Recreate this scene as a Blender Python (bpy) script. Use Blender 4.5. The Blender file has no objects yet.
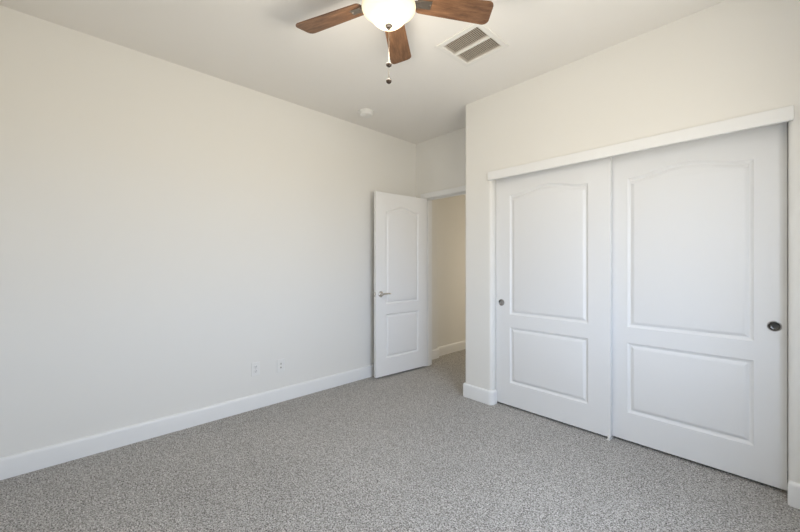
import bpy, bmesh, math, random
from mathutils import Vector, Matrix
random.seed(4)
S = bpy.context.scene
COL = S.collection

# ------------------------------------------------------------------ camera
F_PX, YAW, Y0, CAM_H = 351.7, 46.814, 264.12, 1.2449
cd = bpy.data.cameras.new('camera'); cam = bpy.data.objects.new('camera', cd); COL.objects.link(cam)
cd.sensor_width = 36; cd.lens = F_PX / 800 * 36; cd.shift_y = -(266 - Y0) / 800
cd.clip_start = 0.02; cd.clip_end = 200
cam.location = (0, 0, CAM_H); cam.rotation_euler = (math.pi/2, 0, math.radians(YAW))
S.camera = cam

# ------------------------------------------------------------------ exposure
S.view_settings.view_transform = 'Standard'; S.view_settings.look = 'None'
S.view_settings.gamma = 1; S.view_settings.use_curve_mapping = False
S.view_settings.exposure = -0.5

# ------------------------------------------------------------------ daylight outside: sky above, sunlit ground below
SKY = (1.12, 1.325, 1.667); SKY_S = 10.0
GROUND = (1.06, 0.995, 0.87); GROUND_S = 10.0
w = bpy.data.worlds.new('daylight'); S.world = w; w.use_nodes = True
nt = w.node_tree; nt.nodes.clear()
out = nt.nodes.new('ShaderNodeOutputWorld'); bg = nt.nodes.new('ShaderNodeBackground')
tc = nt.nodes.new('ShaderNodeTexCoord'); sx = nt.nodes.new('ShaderNodeSeparateXYZ')
mr = nt.nodes.new('ShaderNodeMapRange'); mx = nt.nodes.new('ShaderNodeMix'); mx.data_type = 'RGBA'
mr.inputs['From Min'].default_value = -0.06; mr.inputs['From Max'].default_value = 0.06
mx.inputs[6].default_value = tuple(c*GROUND_S for c in GROUND) + (1,)
mx.inputs[7].default_value = tuple(c*SKY_S for c in SKY) + (1,)
nt.links.new(tc.outputs['Generated'], sx.inputs[0]); nt.links.new(sx.outputs['Z'], mr.inputs['Value'])
nt.links.new(mr.outputs[0], mx.inputs[0]); nt.links.new(mx.outputs[2], bg.inputs['Color'])
nt.links.new(bg.outputs[0], out.inputs[0])
WIN = (0.46, 1.92, 0.75, 2.15)            # window opening in the right-hand wall: y0, y1, z0, z1
XR = 0.36                                 # right-hand wall face
YR = -0.36                                # rear wall face
def area(name, loc, rot, sx_, sy_, power, color, portal=False):
    l = bpy.data.lights.new(name, 'AREA'); l.shape = 'RECTANGLE'; l.size = sx_; l.size_y = sy_
    l.energy = power; l.color = color
    if portal: l.cycles.is_portal = True
    o = bpy.data.objects.new(name, l); COL.objects.link(o); o.location = loc; o.rotation_euler = rot
    return o
area('window_daylight_portal', (XR+0.13, (WIN[0]+WIN[1])/2, (WIN[2]+WIN[3])/2), (math.pi/2, 0, math.pi/2), WIN[1]-WIN[0], WIN[3]-WIN[2], 1, (1,1,1), True)
# unseen fill light added at the far end to brighten the hallway
area('hall_fill_light', (-2.55, 5.66, 1.25), (-math.pi/2, 0, 0), 0.8, 1.5, 17.5, (1.0, 0.87, 0.68))

# ================================================================== materials
def new_mat(name):
    m = bpy.data.materials.new(name); m.use_nodes = True
    n = m.node_tree; b = n.nodes['Principled BSDF']
    return m, n, b
def tex(n, scale, detail=2, rough=0.5, stretch=None):
    t = n.nodes.new('ShaderNodeTexNoise'); t.inputs['Scale'].default_value = scale
    t.inputs['Detail'].default_value = detail; t.inputs['Roughness'].default_value = rough
    c = n.nodes.new('ShaderNodeTexCoord'); mp = n.nodes.new('ShaderNodeMapping')
    if stretch: mp.inputs['Scale'].default_value = stretch
    n.links.new(c.outputs['Object'], mp.inputs[0]); n.links.new(mp.outputs[0], t.inputs['Vector'])
    return t
def bump(n, b, src, strength, dist=0.002):
    bp = n.nodes.new('ShaderNodeBump'); bp.inputs['Strength'].default_value = strength; bp.inputs['Distance'].default_value = dist
    n.links.new(src, bp.inputs['Height']); n.links.new(bp.outputs[0], b.inputs['Normal'])
def paint(name, col, rough, bscale, bstr, stretch=None):
    m, n, b = new_mat(name)
    b.inputs['Base Color'].default_value = (*col, 1); b.inputs['Roughness'].default_value = rough
    b.inputs['Specular IOR Level'].default_value = 0.3
    t = tex(n, bscale, 3, 0.5, stretch); bump(n, b, t.outputs[0], bstr)
    return m
WALL = paint('wall_paint', (0.83, 0.815, 0.775), 0.75, 120, 0.06)
CEIL = paint('ceiling_paint', (0.88, 0.855, 0.815), 0.85, 90, 0.08)
TRIM = paint('trim_paint', (0.86, 0.86, 0.85), 0.38, 60, 0.02)
DOOR = paint('door_paint', (0.82, 0.82, 0.815), 0.42, 55, 0.10, (1.0, 1.0, 0.06))
DOOR_E = paint('door_paint_lightened', (0.89, 0.885, 0.875), 0.40, 55, 0.10, (1.0, 1.0, 0.06))  # same door paint, lightened in colour to offset the weak light at the entry
PLASTIC = paint('white_plastic', (0.84, 0.83, 0.80), 0.35, 80, 0.01)
VENTW = paint('vent_enamel', (0.84, 0.82, 0.78), 0.4, 80, 0.01)
VENTL = paint('louver_enamel', (0.74, 0.67, 0.58), 0.45, 80, 0.01)
def metal(name, col, rough):
    m, n, b = new_mat(name)
    b.inputs['Base Color'].default_value = (*col, 1); b.inputs['Metallic'].default_value = 1
    t = tex(n, 200, 2); r = n.nodes.new('ShaderNodeMapRange')
    r.inputs['To Min'].default_value = rough*0.85; r.inputs['To Max'].default_value = rough*1.15
    n.links.new(t.outputs[0], r.inputs['Value']); n.links.new(r.outputs[0], b.inputs['Roughness'])
    return m
NICKEL = metal('satin_nickel', (0.74, 0.72, 0.69), 0.25)
PEWTER = metal('brushed_pewter', (0.30, 0.255, 0.21), 0.35)
BRONZE = paint('aged_bronze', (0.075, 0.055, 0.042), 0.45, 80, 0.02)
BRONZED = paint('dark_bronze', (0.028, 0.020, 0.015), 0.5, 80, 0.02)
PULLM = metal('dull_nickel', (0.36, 0.35, 0.34), 0.3)
PULLD = metal('dull_nickel_shaded', (0.10, 0.098, 0.095), 0.25)  # dull nickel darkened: the shade inside the right-hand pull's cup, put into its colour
DUCT = paint('duct_lining', (0.045, 0.034, 0.026), 0.7, 60, 0.02)
DARK = paint('slot_black', (0.03, 0.03, 0.03), 0.5, 60, 0.0)

def carpet_mat():
    m, n, b = new_mat('speckled_carpet')
    b.inputs['Roughness'].default_value = 0.95; b.inputs['Specular IOR Level'].default_value = 0.1
    b.inputs['Sheen Weight'].default_value = 0.15
    L = n.links
    fine = tex(n, 150, 2, 0.6); blot = tex(n, 1.3, 3, 0.55); tuft = n.nodes.new('ShaderNodeTexVoronoi')
    tuft.inputs['Scale'].default_value = 135
    c = n.nodes.new('ShaderNodeTexCoord'); L.new(c.outputs['Object'], tuft.inputs['Vector'])
    ramp = n.nodes.new('ShaderNodeValToRGB'); e = ramp.color_ramp.elements
    e[0].position = 0.34; e[0].color = (0.06, 0.055, 0.05, 1)
    e[1].position = 0.68; e[1].color = (0.78, 0.745, 0.695, 1)
    k = ramp.color_ramp.elements.new(0.45); k.color = (0.35, 0.331, 0.306, 1)
    k = ramp.color_ramp.elements.new(0.56); k.color = (0.49, 0.47, 0.438, 1)
    L.new(fine.outputs[0], ramp.inputs[0])
    vc = n.nodes.new('ShaderNodeMix'); vc.data_type = 'RGBA'; vc.blend_type = 'SOFT_LIGHT'; vc.inputs[0].default_value = 0.85
    bw = n.nodes.new('ShaderNodeRGBToBW'); L.new(tuft.outputs['Color'], bw.inputs[0])
    L.new(ramp.outputs[0], vc.inputs[6]); L.new(bw.outputs[0], vc.inputs[7])
    mrg = n.nodes.new('ShaderNodeMapRange'); mrg.inputs['From Min'].default_value = 0.3; mrg.inputs['From Max'].default_value = 0.7
    mrg.inputs['To Min'].default_value = 0.93; mrg.inputs['To Max'].default_value = 1.05
    L.new(blot.outputs[0], mrg.inputs['Value'])
    mul = n.nodes.new('ShaderNodeMix'); mul.data_type = 'RGBA'; mul.blend_type = 'MULTIPLY'; mul.inputs[0].default_value = 1
    L.new(vc.outputs[2], mul.inputs[6]); L.new(mrg.outputs[0], mul.inputs[7])
    L.new(mul.outputs[2], b.inputs['Base Color'])
    bump(n, b, fine.outputs[0], 0.9, 0.008)
    return m
CARPET = carpet_mat()

def wood_mat():
    m, n, b = new_mat('walnut_blade')
    b.inputs['Roughness'].default_value = 0.42
    L = n.links
    g = tex(n, 7, 5, 0.6, (1.0, 7.0, 7.0)); f = tex(n, 40, 4, 0.6, (1.0, 14.0, 14.0))
    ramp = n.nodes.new('ShaderNodeValToRGB'); e = ramp.color_ramp.elements
    e[0].position = 0.30; e[0].color = (0.045, 0.021, 0.010, 1)
    e[1].position = 0.72; e[1].color = (0.29, 0.155, 0.080, 1)
    k = ramp.color_ramp.elements.new(0.5); k.color = (0.150, 0.072, 0.034, 1)
    mixv = n.nodes.new('ShaderNodeMix'); mixv.data_type = 'FLOAT'; mixv.inputs[0].default_value = 0.35
    L.new(g.outputs[0], mixv.inputs[2]); L.new(f.outputs[0], mixv.inputs[3])
    L.new(mixv.outputs[0], ramp.inputs[0]); L.new(ramp.outputs[0], b.inputs['Base Color'])
    return m
WOOD = wood_mat()
BOWL_E = 2.4; BULB = (1.0, 0.90, 0.64); BULB_W = 15.5; BULB_C = (1.0, 0.92, 0.78)
def bowl_mat():
    # lit alabaster glass: the bulbs sit low and central, so the glow falls off towards the rim
    m, n, b = new_mat('lit_alabaster_glass')
    L = n.links
    b.inputs['Base Color'].default_value = (0.26, 0.23, 0.17, 1); b.inputs['Roughness'].default_value = 0.25
    c = n.nodes.new('ShaderNodeTexCoord'); s = n.nodes.new('ShaderNodeSeparateXYZ'); L.new(c.outputs['Object'], s.inputs[0])
    r = n.nodes.new('ShaderNodeMapRange'); r.inputs['From Min'].default_value = 0.0; r.inputs['From Max'].default_value = 0.092
    L.new(s.outputs['Z'], r.inputs['Value'])
    # hot middle around the bulbs, then the cream alabaster of the flared rim
    ramp = n.nodes.new('ShaderNodeValToRGB'); e = ramp.color_ramp.elements
    e[0].position = 0.10; e[0].color = (*BULB, 1); e[1].position = 1.0; e[1].color = (*[c*0.42 for c in BULB], 1)
    k = ramp.color_ramp.elements.new(0.55); k.color = (*[c*0.66 for c in BULB], 1)
    L.new(r.outputs[0], ramp.inputs[0]); L.new(ramp.outputs[0], b.inputs['Emission Color'])
    b.inputs['Emission Strength'].default_value = BOWL_E
    return m
BOWL = bowl_mat()
def pane_mat():
    m, n, b = new_mat('window_glass'); L = n.links
    o = n.nodes['Material Output']; t = n.nodes.new('ShaderNodeBsdfTransparent'); g = n.nodes.new('ShaderNodeBsdfGlossy')
    g.inputs['Roughness'].default_value = 0.02; mm = n.nodes.new('ShaderNodeMixShader'); mm.inputs[0].default_value = 0.06
    L.new(t.outputs[0], mm.inputs[1]); L.new(g.outputs[0], mm.inputs[2]); L.new(mm.outputs[0], o.inputs['Surface'])
    n.nodes.remove(b)
    return m
PANE = pane_mat()

# ================================================================== helpers
def link(name, bm, m, parent=None, smooth=None, loc=None):
    me = bpy.data.meshes.new(name); bmesh.ops.recalc_face_normals(bm, faces=bm.faces)
    bm.to_mesh(me); bm.free()
    if smooth is not None:
        for p in me.polygons: p.use_smooth = True
        try: me.set_sharp_from_angle(angle=math.radians(smooth))
        except Exception: pass
    me.materials.append(m)
    o = bpy.data.objects.new(name, me); COL.objects.link(o)
    if loc: o.location = loc
    if parent: o.parent = parent
    return o
def tag(o, label, cat, group=None, kind=None):
    o['label'] = label; o['category'] = cat
    if group: o['group'] = group
    if kind: o['kind'] = kind
    return o
def struct(name, bm, m, label, cat, smooth=None, loc=None):
    return tag(link(name, bm, m, None, smooth, loc), label, cat, kind='structure')
def empty(name, loc, rz=0):
    o = bpy.data.objects.new(name, None); COL.objects.link(o); o.location = loc; o.rotation_euler = (0, 0, rz); o.empty_display_size = 0.1
    return o
def box(bm, x0, x1, y0, y1, z0, z1, bev=0, seg=2):
    r = bmesh.ops.create_cube(bm, size=1)
    vs = r['verts']
    for v in vs: v.co = Vector(((x0+x1)/2 + v.co.x*(x1-x0), (y0+y1)/2 + v.co.y*(y1-y0), (z0+z1)/2 + v.co.z*(z1-z0)))
    if bev:
        es = list({e for v in vs for e in v.link_edges})
        bmesh.ops.bevel(bm, geom=es, offset=bev, segments=seg, profile=0.5, affect='EDGES')
def arc(cx, cy, r, a0, a1, n=8):
    return [(cx + r*math.cos(math.radians(a0+(a1-a0)*i/n)), cy + r*math.sin(math.radians(a0+(a1-a0)*i/n))) for i in range(n+1)]
def prism(bm, pts, z0, z1):
    lo = [bm.verts.new((x, y, z0)) for x, y in pts]; hi = [bm.verts.new((x, y, z1)) for x, y in pts]
    n = len(pts)
    bm.faces.new(lo); bm.faces.new(hi)
    for i in range(n): bm.faces.new((lo[i], lo[(i+1) % n], hi[(i+1) % n], hi[i]))
def lathe(bm, prof, n=40, cx=0, cy=0, mat=None):
    rings = []
    for r, z in prof:
        if r < 1e-6: rings.append([bm.verts.new((cx, cy, z))])
        else: rings.append([bm.verts.new((cx+r*math.cos(2*math.pi*i/n), cy+r*math.sin(2*math.pi*i/n), z)) for i in range(n)])
    if mat is not None:
        for rg in rings:
            for v in rg: v.co = mat @ v.co
    for a, b in zip(rings, rings[1:]):
        for i in range(n):
            j = (i+1) % n
            if len(a) == 1 and len(b) == 1: continue
            if len(a) == 1: bm.faces.new((a[0], b[i], b[j]))
            elif len(b) == 1: bm.faces.new((a[i], a[j], b[0]))
            else: bm.faces.new((a[i], a[j], b[j], b[i]))
def tube(bm, pts, r, n=12):
    """round bar through points, capped; r may be a list"""
    pts = [Vector(p) for p in pts]; rs = r if isinstance(r, (list, tuple)) else [r]*len(pts)
    rings = []; up = None
    for i, p in enumerate(pts):
        d = (pts[min(i+1, len(pts)-1)] - pts[max(i-1, 0)]).normalized()
        if up is None: up = d.orthogonal().normalized()
        up = (up - d*up.dot(d)).normalized(); sd = d.cross(up)
        rings.append([bm.verts.new(p + rs[i]*(math.cos(2*math.pi*k/n)*up + math.sin(2*math.pi*k/n)*sd)) for k in range(n)])
    for a, b in zip(rings, rings[1:]):
        for k in range(n): bm.faces.new((a[k], a[(k+1) % n], b[(k+1) % n], b[k]))
    bm.faces.new(rings[0]); bm.faces.new(rings[-1])
def sphere(bm, c, r, sc=(1,1,1)):
    m = Matrix.Translation(c) @ Matrix.Diagonal((*sc, 1))
    bmesh.ops.create_uvsphere(bm, u_segments=18, v_segments=12, radius=r, matrix=m)
def sweep(bm, path, prof):
    """skirting: path in plan, prof = (offset to the left of travel, z); closed profile, capped ends"""
    P = [Vector((x, y)) for x, y in path]; rings = []
    for i, p in enumerate(P):
        d0 = (P[i]-P[i-1]).normalized() if i else None
        d1 = (P[i+1]-P[i]).normalized() if i < len(P)-1 else None
        if d0 is None: d0 = d1
        if d1 is None: d1 = d0
        n0 = Vector((-d0.y, d0.x)); n1 = Vector((-d1.y, d1.x)); nn = (n0+n1).normalized(); k = 1/max(0.3, nn.dot(n0))
        rings.append([bm.verts.new((p.x+nn.x*k*o, p.y+nn.y*k*o, z)) for o, z in prof])
    m = len(prof)
    for a, b in zip(rings, rings[1:]):
        for j in range(m): bm.faces.new((a[j], a[(j+1) % m], b[(j+1) % m], b[j]))
    bm.faces.new(rings[0]); bm.faces.new(rings[-1])
BB = [(0, 0), (0.018, 0), (0.018, 0.104), (0.0165, 0.112), (0.012, 0.119), (0.004, 0.1235), (0, 0.124)]

# ================================================================== room dimensions
H = 2.743
XL = -3.067
YC, YCB = 2.717, 2.880          # closet wall faces
YE, YEB = 3.153, 3.268          # entry wall faces
XP = -2.005                     # pier's outer corner
OX0, OX1 = -1.715, 0.050        # closet opening
DX0, DX1, DZ = -2.910, -2.154, 2.036   # entry door opening between jambs
R = 0.025
HS = 3.585                      # where the long wall ends and the hall widens
XH = -3.118

bm = bmesh.new(); box(bm, -3.45, 0.45, -0.42, 5.8, -0.06, 0)
struct('floor', bm, CARPET, 'light grey beige speckled wall-to-wall carpet covering the floor', 'carpet')
bm = bmesh.new()
VX0, VX1, VY0, VY1 = -1.560, -1.278, 1.865, 2.154
box(bm, -3.45, VX0, -0.42, 5.8, H, H+0.08); box(bm, VX1, 0.45, -0.42, 5.8, H, H+0.08)
box(bm, VX0, VX1, -0.42, VY0, H, H+0.08); box(bm, VX0, VX1, VY1, 5.8, H, H+0.08)
struct('ceiling', bm, CEIL, 'plain off-white ceiling carrying the fan and the air vent', 'ceiling')

bm = bmesh.new()
prism(bm, [(-3.23, -0.42), (XL, -0.42), (XL, HS-R)] + arc(XL-R, HS-R, R, 0, 90) + [(-3.23, HS)], 0, H)
struct('wall_left', bm, WALL, 'long bare cream wall on the left with two outlet plates', 'wall')
bm = bmesh.new(); box(bm, -3.23, XH, HS+0.001, 5.7, 0, H); box(bm, -2.02, -1.91, YEB+0.001, 5.7, 0, H); box(bm, -3.23, -1.91, 5.7, 5.8, 0, H)
struct('wall_hall', bm, WALL, 'dim cream hallway wall seen through the open doorway', 'wall')
bm = bmesh.new()
j = 0.018
box(bm, XL, DX0-j, YE, YEB, 0, H); box(bm, DX1+j, 0.43, YE, YEB, 0, H); box(bm, DX0-j, DX1+j, YE, YEB, DZ+j, H)
struct('wall_back', bm, WALL, 'short cream wall holding the entry doorway at the back', 'wall')
# closet wall: bullnosed corners
bm = bmesh.new()
ZO = 2.03
pier = arc(XP+R, YC+R, R, 180, 270) + arc(OX0-R, YC+R, R, 270, 360) + arc(OX0-R, YCB-R, R, 0, 90) + [(XP+0.115, YCB), (XP+0.115, YE), (XP, YE)]
prism(bm, pier, 0, ZO)
right = arc(OX1+R, YC+R, R, 270, 180) + arc(OX1+R, YCB-R, R, 180, 90) + [(XR, YCB), (XR, YC)]
prism(bm, right, 0, ZO)
top = arc(XP+R, YC+R, R, 180, 270) + [(XR, YC), (XR, YCB), (XP+0.115, YCB), (XP+0.115, YE), (XP, YE)]
prism(bm, top, ZO, H)
struct('wall_closet', bm, WALL, 'cream wall with rounded corners around the sliding closet doors', 'wall')
bm = bmesh.new()
XO = XR + 0.12
box(bm, XR, XO, -0.42, WIN[0], 0, H); box(bm, XR, XO, WIN[1], YE, 0, H)
box(bm, XR, XO, WIN[0], WIN[1], 0, WIN[2]); box(bm, XR, XO, WIN[0], WIN[1], WIN[3], H)
struct('wall_right', bm, WALL, 'cream wall with the window, outside the view on the right', 'wall')
bm = bmesh.new(); box(bm, XL, XR, -0.42, YR, 0, H)
struct('wall_rear', bm, WALL, 'plain cream wall behind the viewer', 'wall')

# window in the right-hand wall
bm = bmesh.new(); y0, y1, z0, z1 = WIN; f = 0.045; xa, xb = XR+0.05, XR+0.10
box(bm, xa, xb, y0, y1, z0, z0+f); box(bm, xa, xb, y0, y1, z1-f, z1)
box(bm, xa, xb, y0, y0+f, z0+f, z1-f); box(bm, xa, xb, y1-f, y1, z0+f, z1-f)
ym = (y0+y1)/2; box(bm, xa, xb, ym-0.025, ym+0.025, z0+f, z1-f)
win = struct('window_1', bm, TRIM, 'white two-light sliding window in the wall outside the view', 'window')
for a, b_ in ((y0+f, ym-0.025), (ym+0.025, y1-f)):
    bm = bmesh.new(); box(bm, XR+0.074, XR+0.078, a, b_, z0+f, z1-f); link('pane', bm, PANE, win)

# ------------------------------------------------------------------ skirting boards
def skirting(name, paths, label):
    bm = bmesh.new()
    for p in paths: sweep(bm, p, BB)
    struct(name, bm, TRIM, label, 'baseboard', 25)
skirting('baseboard_left', [[(XL, YE), (XL, YR)]], 'white baseboard running along the long left wall')
skirting('baseboard_closet', [[(OX0, YC+0.062)] + arc(OX0-R, YC+R, R, 0, -90) + arc(XP+0.008, YC+0.008, 0.008, 270, 180) + [(XP, YE)]],
         'white baseboard wrapping the narrow pier left of the closet')
skirting('baseboard_right', [[(XR, YR), (XR, YC)] + arc(OX1+R, YC+R, R, 270, 225, 5)],
         'white baseboard wrapping the wall right of the closet')
skirting('baseboard_hall', [[(XH, 5.7), (XH, HS+0.002)], [(XL-0.03, HS)] + list(reversed(arc(XL-R, HS-R, R, 0, 90))) + [(XL, YEB)]],
         'dim white baseboard along the hallway wall beyond the doorway')
skirting('baseboard_rear', [[(XL+0.017, YR), (XR-0.017, YR)]], 'white baseboard along the wall behind the viewer')

# ------------------------------------------------------------------ trim: entry door jamb and casing
bm = bmesh.new(); g = 0.0005
for xa, xb in ((DX0-j+g, DX0), (DX1, DX1+j-g)): box(bm, xa, xb, YE, YEB, 0, DZ)
box(bm, DX0-j+g, DX1+j-g, YE, YEB, DZ, DZ+j-g)
box(bm, DX0, DX0+0.011, YE+0.042, YE+0.075, 0, DZ); box(bm, DX1-0.011, DX1, YE+0.042, YE+0.075, 0, DZ); box(bm, DX0, DX1, YE+0.042, YE+0.075, DZ-0.011, DZ)
cw, ct = 0.060, 0.016
for y0_, y1_ in ((YE-ct, YE), (YEB, YEB+ct)):
    for xa, xb in ((DX0-0.006-cw, DX0-0.006), (DX1+0.006, DX1+0.006+cw)): box(bm, xa, xb, y0_, y1_, 0, DZ+0.006+cw, 0.004)
    box(bm, DX0-0.006, DX1+0.006, y0_, y1_, DZ+0.006, DZ+0.006+cw, 0.004)
struct('trim_1', bm, TRIM, 'white painted jamb and casing around the entry doorway', 'door trim')
bm = bmesh.new(); box(bm, OX0-0.022, 0.067, YC-0.024, YC, 1.984, 2.058, 0.003)
struct('trim_2', bm, TRIM, 'white header board above the two sliding closet doors', 'door trim')

# ================================================================== panelled doors
def offset_poly(pts, d):
    n = len(pts); r = []
    for i in range(n):
        p0, p1, p2 = Vector(pts[i-1]), Vector(pts[i]), Vector(pts[(i+1) % n])
        a = (p1-p0).normalized(); b = (p2-p1).normalized()
        na, nb = Vector((-a.y, a.x)), Vector((-b.y, b.x)); m = (na+nb).normalized()
        k = d / max(0.35, m.dot(na)); r.append((p1.x+m.x*k, p1.y+m.y*k))
    return r
def panel_outline(x0, x1, z0, z1, rise=0.0):
    p = [(x0, z0), (x1, z0)]
    if rise == 0: return p + [(x1, z1), (x0, z1)]
    N = 28
    for i in range(N+1):
        t = i/N; u = min(1, max(0, (t-0.04)/0.92))
        p.append((x1+(x0-x1)*t, z1 + rise*(0.5-0.5*math.cos(2*math.pi*u))**0.9))
    return p
PROF = [(0.0, 0.0), (0.002, 0.0015), (0.007, 0.0065), (0.013, 0.0105), (0.018, 0.0120), (0.021, 0.0120), (0.024, 0.0095), (0.034, 0.0045), (0.041, 0.0016), (0.044, 0.0012)]
def face_side(bm, w, h, panels, hole, y, sgn):
    """one moulded face of a door leaf in the x-z plane at y; sgn = -1 faces -y"""
    loops = [[(0, 0), (w, 0), (w, h), (0, h)]] + panels
    edges = []; rings = []
    def ring(pts, yy): return [bm.verts.new((x, yy, z)) for x, z in pts]
    def close(vs): return [bm.edges.new((vs[i], vs[(i+1) % len(vs)])) for i in range(len(vs))]
    for L in loops:
        vs = ring(L, y); rings.append(vs); edges += close(vs)
    if hole:
        hx, hz, hr = hole; vs = ring([(hx+hr*math.cos(2*math.pi*i/24), hz+hr*math.sin(2*math.pi*i/24)) for i in range(24)], y)
        rings.append(vs); edges += close(vs)
        back = ring([(v.co.x, v.co.z) for v in vs], y - sgn*0.016)
        for i in range(24): bm.faces.new((vs[i], vs[(i+1) % 24], back[(i+1) % 24], back[i]))
        bm.faces.new(back)
    bmesh.ops.triangle_fill(bm, use_beauty=True, use_dissolve=False, edges=edges)
    for pi, P in enumerate(panels):
        prev = rings[1+pi]
        for d, dep in PROF[1:]:
            cur = ring(offset_poly(P, d), y - sgn*dep)
            for i in range(len(cur)): bm.faces.new((prev[i], prev[(i+1) % len(cur)], cur[(i+1) % len(cur)], cur[i]))
            prev = cur
        bm.faces.new(prev)
    return rings[0]
def leaf(w, h, panels, t, hole=None, both=False):
    """door leaf: x 0..w, y -t/2..t/2, z 0..h; moulded on the -y side (and on +y when both)"""
    bm = bmesh.new()
    a = face_side(bm, w, h, panels, hole, -t/2, -1)
    if both: b = face_side(bm, w, h, panels, None, t/2, 1)
    else:
        b = [bm.verts.new((x, t/2, z)) for x, z in ((0, 0), (w, 0), (w, h), (0, h))]; bm.faces.new(b)
    for i in range(4): bm.faces.new((a[i], a[(i+1) % 4], b[(i+1) % 4], b[i]))
    return bm

Z0 = 0.018
def closet_leaf(name, xa, xb, yc, pxa, pxb, pull_x, pull_z, label, lab_pull, pm):
    w_, h_ = xb-xa, 2.030-Z0
    pans = [panel_outline(pxa-xa, pxb-xa, 0.806-Z0, 1.843-Z0, 0.049), panel_outline(pxa-xa, pxb-xa, 0.211-Z0, 0.698-Z0)]
    hole = (pull_x-xa, pull_z-Z0, 0.0245)
    o = struct(name, leaf(w_, h_, pans, 0.032, hole), DOOR, label, 'closet door', 28, (xa, yc, Z0))
    b = bmesh.new()
    M = Matrix.Translation((pull_x-xa, -0.016, pull_z-Z0)) @ Matrix.Rotation(math.pi/2, 4, 'X')
    lathe(b, [(0.0235, -0.002), (0.0240, 0.0), (0.0288, 0.0), (0.0290, 0.0012), (0.0275, 0.0026), (0.0250, 0.0028), (0.0236, 0.0016), (0.0232, -0.002)], 36, mat=M)
    p = link('flush_pull', b, PULLM, o, 40); p['label'] = lab_pull
    b = bmesh.new(); lathe(b, [(0.0233, 0.0005), (0.0230, -0.003), (0.0220, -0.009), (0.0190, -0.0115), (0.010, -0.012), (0, -0.012)], 36, mat=M)
    link('cup', b, pm, p, 40)
    return o
closet_leaf('door_1', OX0+0.005, -0.796, 2.803, -1.576, -0.942, -1.656, 0.906,
            'white sliding closet door beside the pier, overlapping in front of its neighbour', 'round nickel finger pull', PULLM)
closet_leaf('door_2', -0.845, OX1-0.003, 2.847, -0.703, -0.081, -0.001, 0.903,
            'white sliding closet door at the far right, tucked behind its neighbour', 'round nickel finger pull with shade painted into its cup', PULLD)

# floor guide where the two leaves meet
gd = empty('floor_guide', (-0.812, 2.803, 0)); tag(gd, 'small white plastic guide on the carpet where the closet doors meet', 'door guide')
b = bmesh.new(); box(b, -0.004, 0.018, -0.032, 0.065, 0.0, 0.005, 0.0015); link('base', b, PLASTIC, gd)
b = bmesh.new(); box(b, 0.002, 0.016, -0.030, -0.0185, 0.005, 0.034, 0.002); link('front_fin', b, PLASTIC, gd)

# entry door, swung open towards the long wall
ang = math.radians(-98.1 - 0)
entry = None
T = 0.035; WD = 0.749; HD = 2.030-0.022
pans = [panel_outline(0.133, WD-0.133, 0.806-0.022, 1.843-0.022, 0.049), panel_outline(0.133, WD-0.133, 0.211-0.022, 0.698-0.022)]
# local x runs from the free edge (0) to the hinge edge (WD); the -y face looks into the room
hx, hy = -2.877, 3.141             # visible hinge corner
fx, fy = -2.928, 2.394             # visible free corner
d = Vector((hx-fx, hy-fy)).normalized(); nrm = Vector((d.y, -d.x))   # into the room (+x)
ctr = Vector((fx, fy)) - nrm*T/2
entry = struct('door_3', leaf(WD, HD, pans, T, None, True), DOOR_E, 'white two-panel entry door standing open near the long wall', 'door', 28, (ctr.x, ctr.y, 0.022))
entry.rotation_euler = (0, 0, math.atan2(d.y, d.x))
LZ = 0.920-0.022; LX = 0.062
for s in (-1, 1):
    M = Matrix.Translation((LX, s*T/2, LZ)) @ Matrix.Rotation(-s*math.pi/2, 4, 'X')
    b = bmesh.new()
    lathe(b, [(0, 0), (0.0325, 0), (0.0325, 0.004), (0.030, 0.008), (0.022, 0.011), (0.0125, 0.0125), (0.0115, 0.030), (0.0115, 0.046), (0, 0.046)], 36, mat=M)
    hd = link('door_handle', b, NICKEL, entry, 35); hd['label'] = 'satin nickel lever handle'
    b = bmesh.new(); y = s*(T/2+0.044)
    tube(b, [(LX-0.012, y, LZ), (LX+0.01, y, LZ+0.001), (LX+0.04, y*1.0, LZ+0.004), (LX+0.075, y, LZ+0.005), (LX+0.105, y-s*0.004, LZ+0.002), (LX+0.113, y-s*0.008, LZ)],
         [0.0095, 0.0105, 0.0095, 0.0085, 0.0080, 0.0055], 14)
    link('lever', b, NICKEL, hd, 45)
b = bmesh.new(); box(b, -0.0012, 0.001, -0.0125, 0.0125, LZ-0.028, LZ+0.028); box(b, -0.010, 0.0, -0.006, 0.006, LZ-0.007, LZ+0.007, 0.002)
link('latch_plate', b, NICKEL, entry)
for z in (0.20, 1.0, 1.80):
    b = bmesh.new(); tube(b, [(WD+0.006, T/2-0.004, z-0.045), (WD+0.006, T/2-0.004, z+0.045)], 0.006); box(b, WD-0.0005, WD+0.002, -T/2+0.004, T/2-0.004, z-0.045, z+0.045)
    link('hinge', b, NICKEL, entry)

# ================================================================== ceiling fan
FX, FY = -1.354, 1.192
fan = empty('ceiling_fan', (FX, FY, H)); tag(fan, 'five-blade walnut ceiling fan with a lit glass bowl', 'ceiling fan')
def zf(z): return z - H
b = bmesh.new(); lathe(b, [(0, 0), (0.082, 0), (0.082, -0.012), (0.074, -0.030), (0.060, -0.040), (0, -0.040)], 44); link('canopy', b, PEWTER, fan, 35)
b = bmesh.new(); lathe(b, [(0, -0.038), (0.085, -0.040), (0.108, -0.055), (0.115, -0.080), (0.115, -0.118), (0.104, -0.136), (0.085, -0.146), (0, -0.146)], 48); link('motor_housing', b, PEWTER, fan, 35)
b = bmesh.new(); lathe(b, [(0, -0.144), (0.070, -0.145), (0.072, -0.170), (0.100, -0.180), (0.118, -0.192), (0.118, -0.204), (0, -0.204)], 48); link('light_fitter', b, PEWTER, fan, 35)
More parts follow.
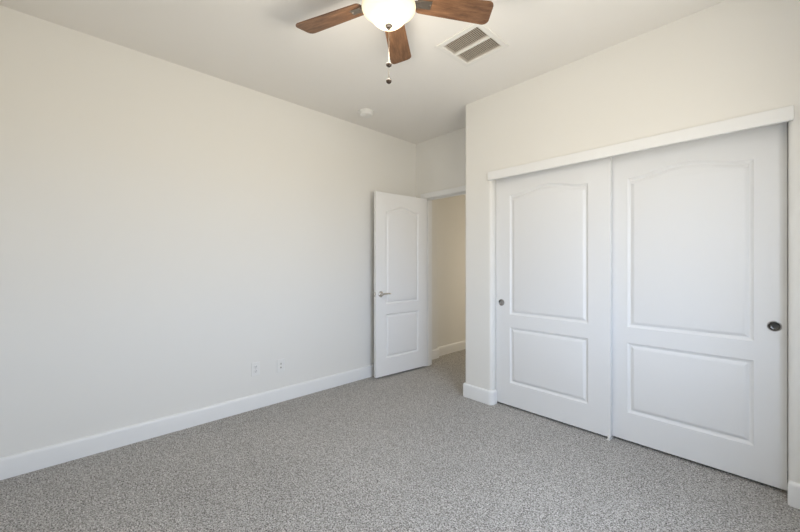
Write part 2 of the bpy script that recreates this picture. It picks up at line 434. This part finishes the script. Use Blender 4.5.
# bowl: own origin at its lowest point
bz = 2.467
b = bmesh.new()
outp = [(0.0, 0.0), (0.026, 0.0005), (0.047, 0.005), (0.064, 0.013), (0.077, 0.024), (0.088, 0.035), (0.095, 0.048), (0.104, 0.060), (0.117, 0.070), (0.130, 0.078), (0.1375, 0.085), (0.139, 0.091), (0.137, 0.095)]
inp = [(r-0.004 if r > 0.01 else 0, z+0.004) for r, z in reversed(outp)]
lathe(b, outp + inp, 56); link('glass_bowl', b, BOWL, fan, 50, (0, 0, zf(bz)))
b = bmesh.new(); lathe(b, [(0, zf(bz)-0.022), (0.006, zf(bz)-0.021), (0.009, zf(bz)-0.016), (0.0075, zf(bz)-0.011), (0.013, zf(bz)-0.009), (0.018, zf(bz)-0.004), (0.018, zf(bz)+0.002), (0, zf(bz)+0.002)], 24); link('finial', b, BRONZED, fan, 40)
# the light the lit bowl throws down into the room
ld = bpy.data.lights.new('fan_lamp_light', 'POINT'); ld.energy = BULB_W; ld.color = BULB_C; ld.shadow_soft_size = 0.12
lo = bpy.data.objects.new('fan_lamp_light', ld); COL.objects.link(lo); lo.parent = fan; lo.location = (0, 0, zf(2.335))
# blades
BL_R0, BL_R1, BW0, BW1 = 0.150, 0.567, 0.112, 0.140
def blade_outline():
    p = []
    rc = 0.030
    # root (rounded) -> tip with rounded corners and a slightly raked end
    def corner(cx, cy, a0): return arc(cx, cy, rc, a0, a0+90, 6)
    p += corner(BL_R1-rc, BW1/2-rc, 0)
    p += [(BL_R0+0.02, BW0/2)] + arc(BL_R0+0.02, BW0/2-0.02, 0.02, 90, 180, 5)
    p += arc(BL_R0+0.02, -BW0/2+0.02, 0.02, 180, 270, 5)
    p += [(BL_R1-0.012-rc, -BW1/2)] + arc(BL_R1-0.012-rc, -BW1/2+rc, rc, 270, 360, 6)
    return p
blade_me = None
PITCH = math.radians(-11)
for k in range(5):
    a = math.radians(201.9 + 72*k)
    if k == 0:
        b = bmesh.new(); prism(b, blade_outline(), -0.003, 0.003)
        es = [e for e in b.edges if abs(e.verts[0].co.z-e.verts[1].co.z) < 1e-6]
        bmesh.ops.bevel(b, geom=es, offset=0.0012, segments=1, affect='EDGES')
        bl = link('blade', b, WOOD, fan)
        b = bmesh.new()
        box(b, 0.088, 0.165, -0.016, 0.016, -0.010, -0.004, 0.002); box(b, 0.150, 0.225, -0.024, 0.024, -0.0062, -0.0032, 0.001)
        for sx_, sy_ in ((0.170, 0.018), (0.170, -0.018), (0.218, 0.0)): lathe(b, [(0, -0.0085), (0.004, -0.008), (0.0055, -0.0062), (0.0055, -0.005)], 12, sx_, sy_)
        br = link('blade_bracket', b, PEWTER, bl)
        protos = (bl, br)
    else:
        bl = protos[0].copy(); COL.objects.link(bl); bl.parent = fan
        br = protos[1].copy(); COL.objects.link(br); br.parent = bl
    bl.location = (0, 0, zf(2.604))
    bl.rotation_euler = (Matrix.Rotation(a, 3, 'Z') @ Matrix.Rotation(PITCH, 3, 'X')).to_euler()
# pull chains hanging through the finial
def chain(dx, dy, z_end, n):
    b = bmesh.new(); z_top = bz-0.018
    tube(b, [(dx*0.3, dy*0.3, zf(z_top)), (dx, dy, zf(z_top)-0.012), (dx, dy, zf(z_end))], 0.0011, 6)
    for i in range(n): sphere(b, (dx, dy, zf(z_top)-0.014 - (z_top-0.014-z_end)*i/n), 0.0015)
    c = link('pull_chain', b, PEWTER, fan, 60)
    b = bmesh.new(); lathe(b, [(0, zf(z_end)+0.014), (0.003, zf(z_end)+0.013), (0.004, zf(z_end)+0.010), (0.0095, zf(z_end)+0.006), (0.0145, zf(z_end)-0.001), (0.013, zf(z_end)-0.009), (0.007, zf(z_end)-0.014), (0, zf(z_end)-0.015)], 20, dx, dy)
    link('pull_knob', b, BRONZE, c, 50)
chain(0.002, -0.001, 2.269, 36); chain(-0.002, 0.002, 2.187, 52)

# ================================================================== ceiling air vent
vc = ((VX0+VX1)/2, (VY0+VY1)/2)
vent = empty('air_vent', (vc[0], vc[1], H)); tag(vent, 'square white ceiling air vent with two louvred halves beside the fan', 'air vent')
hw, hl = (VX1-VX0)/2, (VY1-VY0)/2; fw = 0.036
def frame(b, x, y, wd, z0, z1, bev=0.003):
    box(b, -x-wd, x+wd, -y-wd, -y, z0, z1, bev); box(b, -x-wd, x+wd, y, y+wd, z0, z1, bev)
    box(b, -x-wd, -x, -y, y, z0, z1, bev); box(b, x, x+wd, -y, y, z0, z1, bev)
b = bmesh.new(); frame(b, hw, hl, fw, -0.010, 0.0); link('frame', b, VENTW, vent)
b = bmesh.new(); box(b, -hw, hw, -0.009, 0.009, -0.009, 0.012, 0.001); link('divider', b, VENTW, vent)
for s in (-1, 1):
    b = bmesh.new(); N = 11; y0_, y1_ = 0.009, hl
    for i in range(N):
        yy = s*(y0_ + (y1_-y0_)*(i+0.5)/N)
        M = Matrix.Translation((0, yy, 0.003)) @ Matrix.Rotation(math.radians(-46), 4, 'X')
        r = bmesh.ops.create_cube(b, size=1)
        for v in r['verts']: v.co = M @ Vector((v.co.x*2*hw, v.co.y*0.0010, v.co.z*0.012))
    for i in range(1, 22):
        xx = -hw + 2*hw*i/22
        box(b, xx-0.0006, xx+0.0006, min(s*y0_, s*y1_), max(s*y0_, s*y1_), 0.002, 0.009)
    link('louver', b, VENTL, vent)
b = bmesh.new(); dz = 0.22; t = 0.004
box(b, -hw, hw, -hl, hl, dz, dz+t); box(b, -hw, -hw+t, -hl, hl, 0.02, dz); box(b, hw-t, hw, -hl, hl, 0.02, dz); box(b, -hw, hw, -hl, -hl+t, 0.02, dz); box(b, -hw, hw, hl-t, hl, 0.02, dz)
link('duct', b, DUCT, vent)

# ================================================================== smoke detector
sd = empty('smoke_detector', (-2.752, 2.126, H)); tag(sd, 'round white smoke detector on the ceiling near the long wall', 'smoke detector')
b = bmesh.new(); lathe(b, [(0, 0), (0.078, 0), (0.078, -0.010), (0.074, -0.014), (0, -0.014)], 44); link('base', b, PLASTIC, sd, 30)
b = bmesh.new(); lathe(b, [(0.066, -0.013), (0.066, -0.020), (0.062, -0.022), (0.062, -0.024), (0.065, -0.026), (0.060, -0.034), (0.048, -0.039), (0.020, -0.041), (0, -0.041)], 44); link('cover', b, PLASTIC, sd, 30)
b = bmesh.new(); lathe(b, [(0.011, -0.040), (0.011, -0.043), (0.009, -0.044), (0, -0.044)], 20, 0.018, -0.012); link('test_button', b, VENTW, sd, 30)

# ================================================================== outlets on the long wall
def plate(b, w_=0.072, h_=0.116): box(b, 0, 0.006, -w_/2, w_/2, -h_/2, h_/2, 0.0025)
ol = empty('power_outlet', (XL, 1.168, 0.340)); tag(ol, 'white duplex power outlet on the long wall, the plate nearer the viewer', 'power outlet')
b = bmesh.new(); plate(b); link('cover_plate', b, PLASTIC, ol)
for zc in (0.0195, -0.0195):
    b = bmesh.new(); box(b, 0.005, 0.0085, -0.0165, 0.0165, zc-0.014, zc+0.014, 0.0015); rc = link('receptacle', b, PLASTIC, ol)
    b = bmesh.new()
    for yy in (-0.0065, 0.0065): box(b, 0.0080, 0.0088, yy-0.0014, yy+0.0014, zc-0.001, zc+0.008)
    lathe(b, [(0, 0.0088), (0.0026, 0.0088), (0.0026, 0.0080)], 12, 0, 0, Matrix.Translation((0, 0, zc-0.007)) @ Matrix.Rotation(math.pi/2, 4, 'Y'))
    sl = link('slots', b, DARK, rc); sl['label'] = 'dark plug slots'
b = bmesh.new(); lathe(b, [(0, 0.0072), (0.003, 0.0068), (0.003, 0.005)], 14, 0, 0, Matrix.Rotation(math.pi/2, 4, 'Y')); link('screw', b, NICKEL, ol)
jk = empty('cable_jack', (XL, 1.394, 0.326)); tag(jk, 'white cable jack plate on the long wall, the plate nearer the door', 'cable jack')
b = bmesh.new(); plate(b); link('cover_plate', b, PLASTIC, jk)
for zc in (0.017, -0.017):
    b = bmesh.new(); RM = Matrix.Translation((0, 0, zc)) @ Matrix.Rotation(math.pi/2, 4, 'Y')
    lathe(b, [(0.0075, 0.005), (0.0075, 0.008), (0.005, 0.008), (0.005, 0.014), (0.0035, 0.014), (0.0035, 0.009), (0, 0.009)], 18, 0, 0, RM); c = link('connector', b, NICKEL, jk, 30); c['label'] = 'small round metal connector'
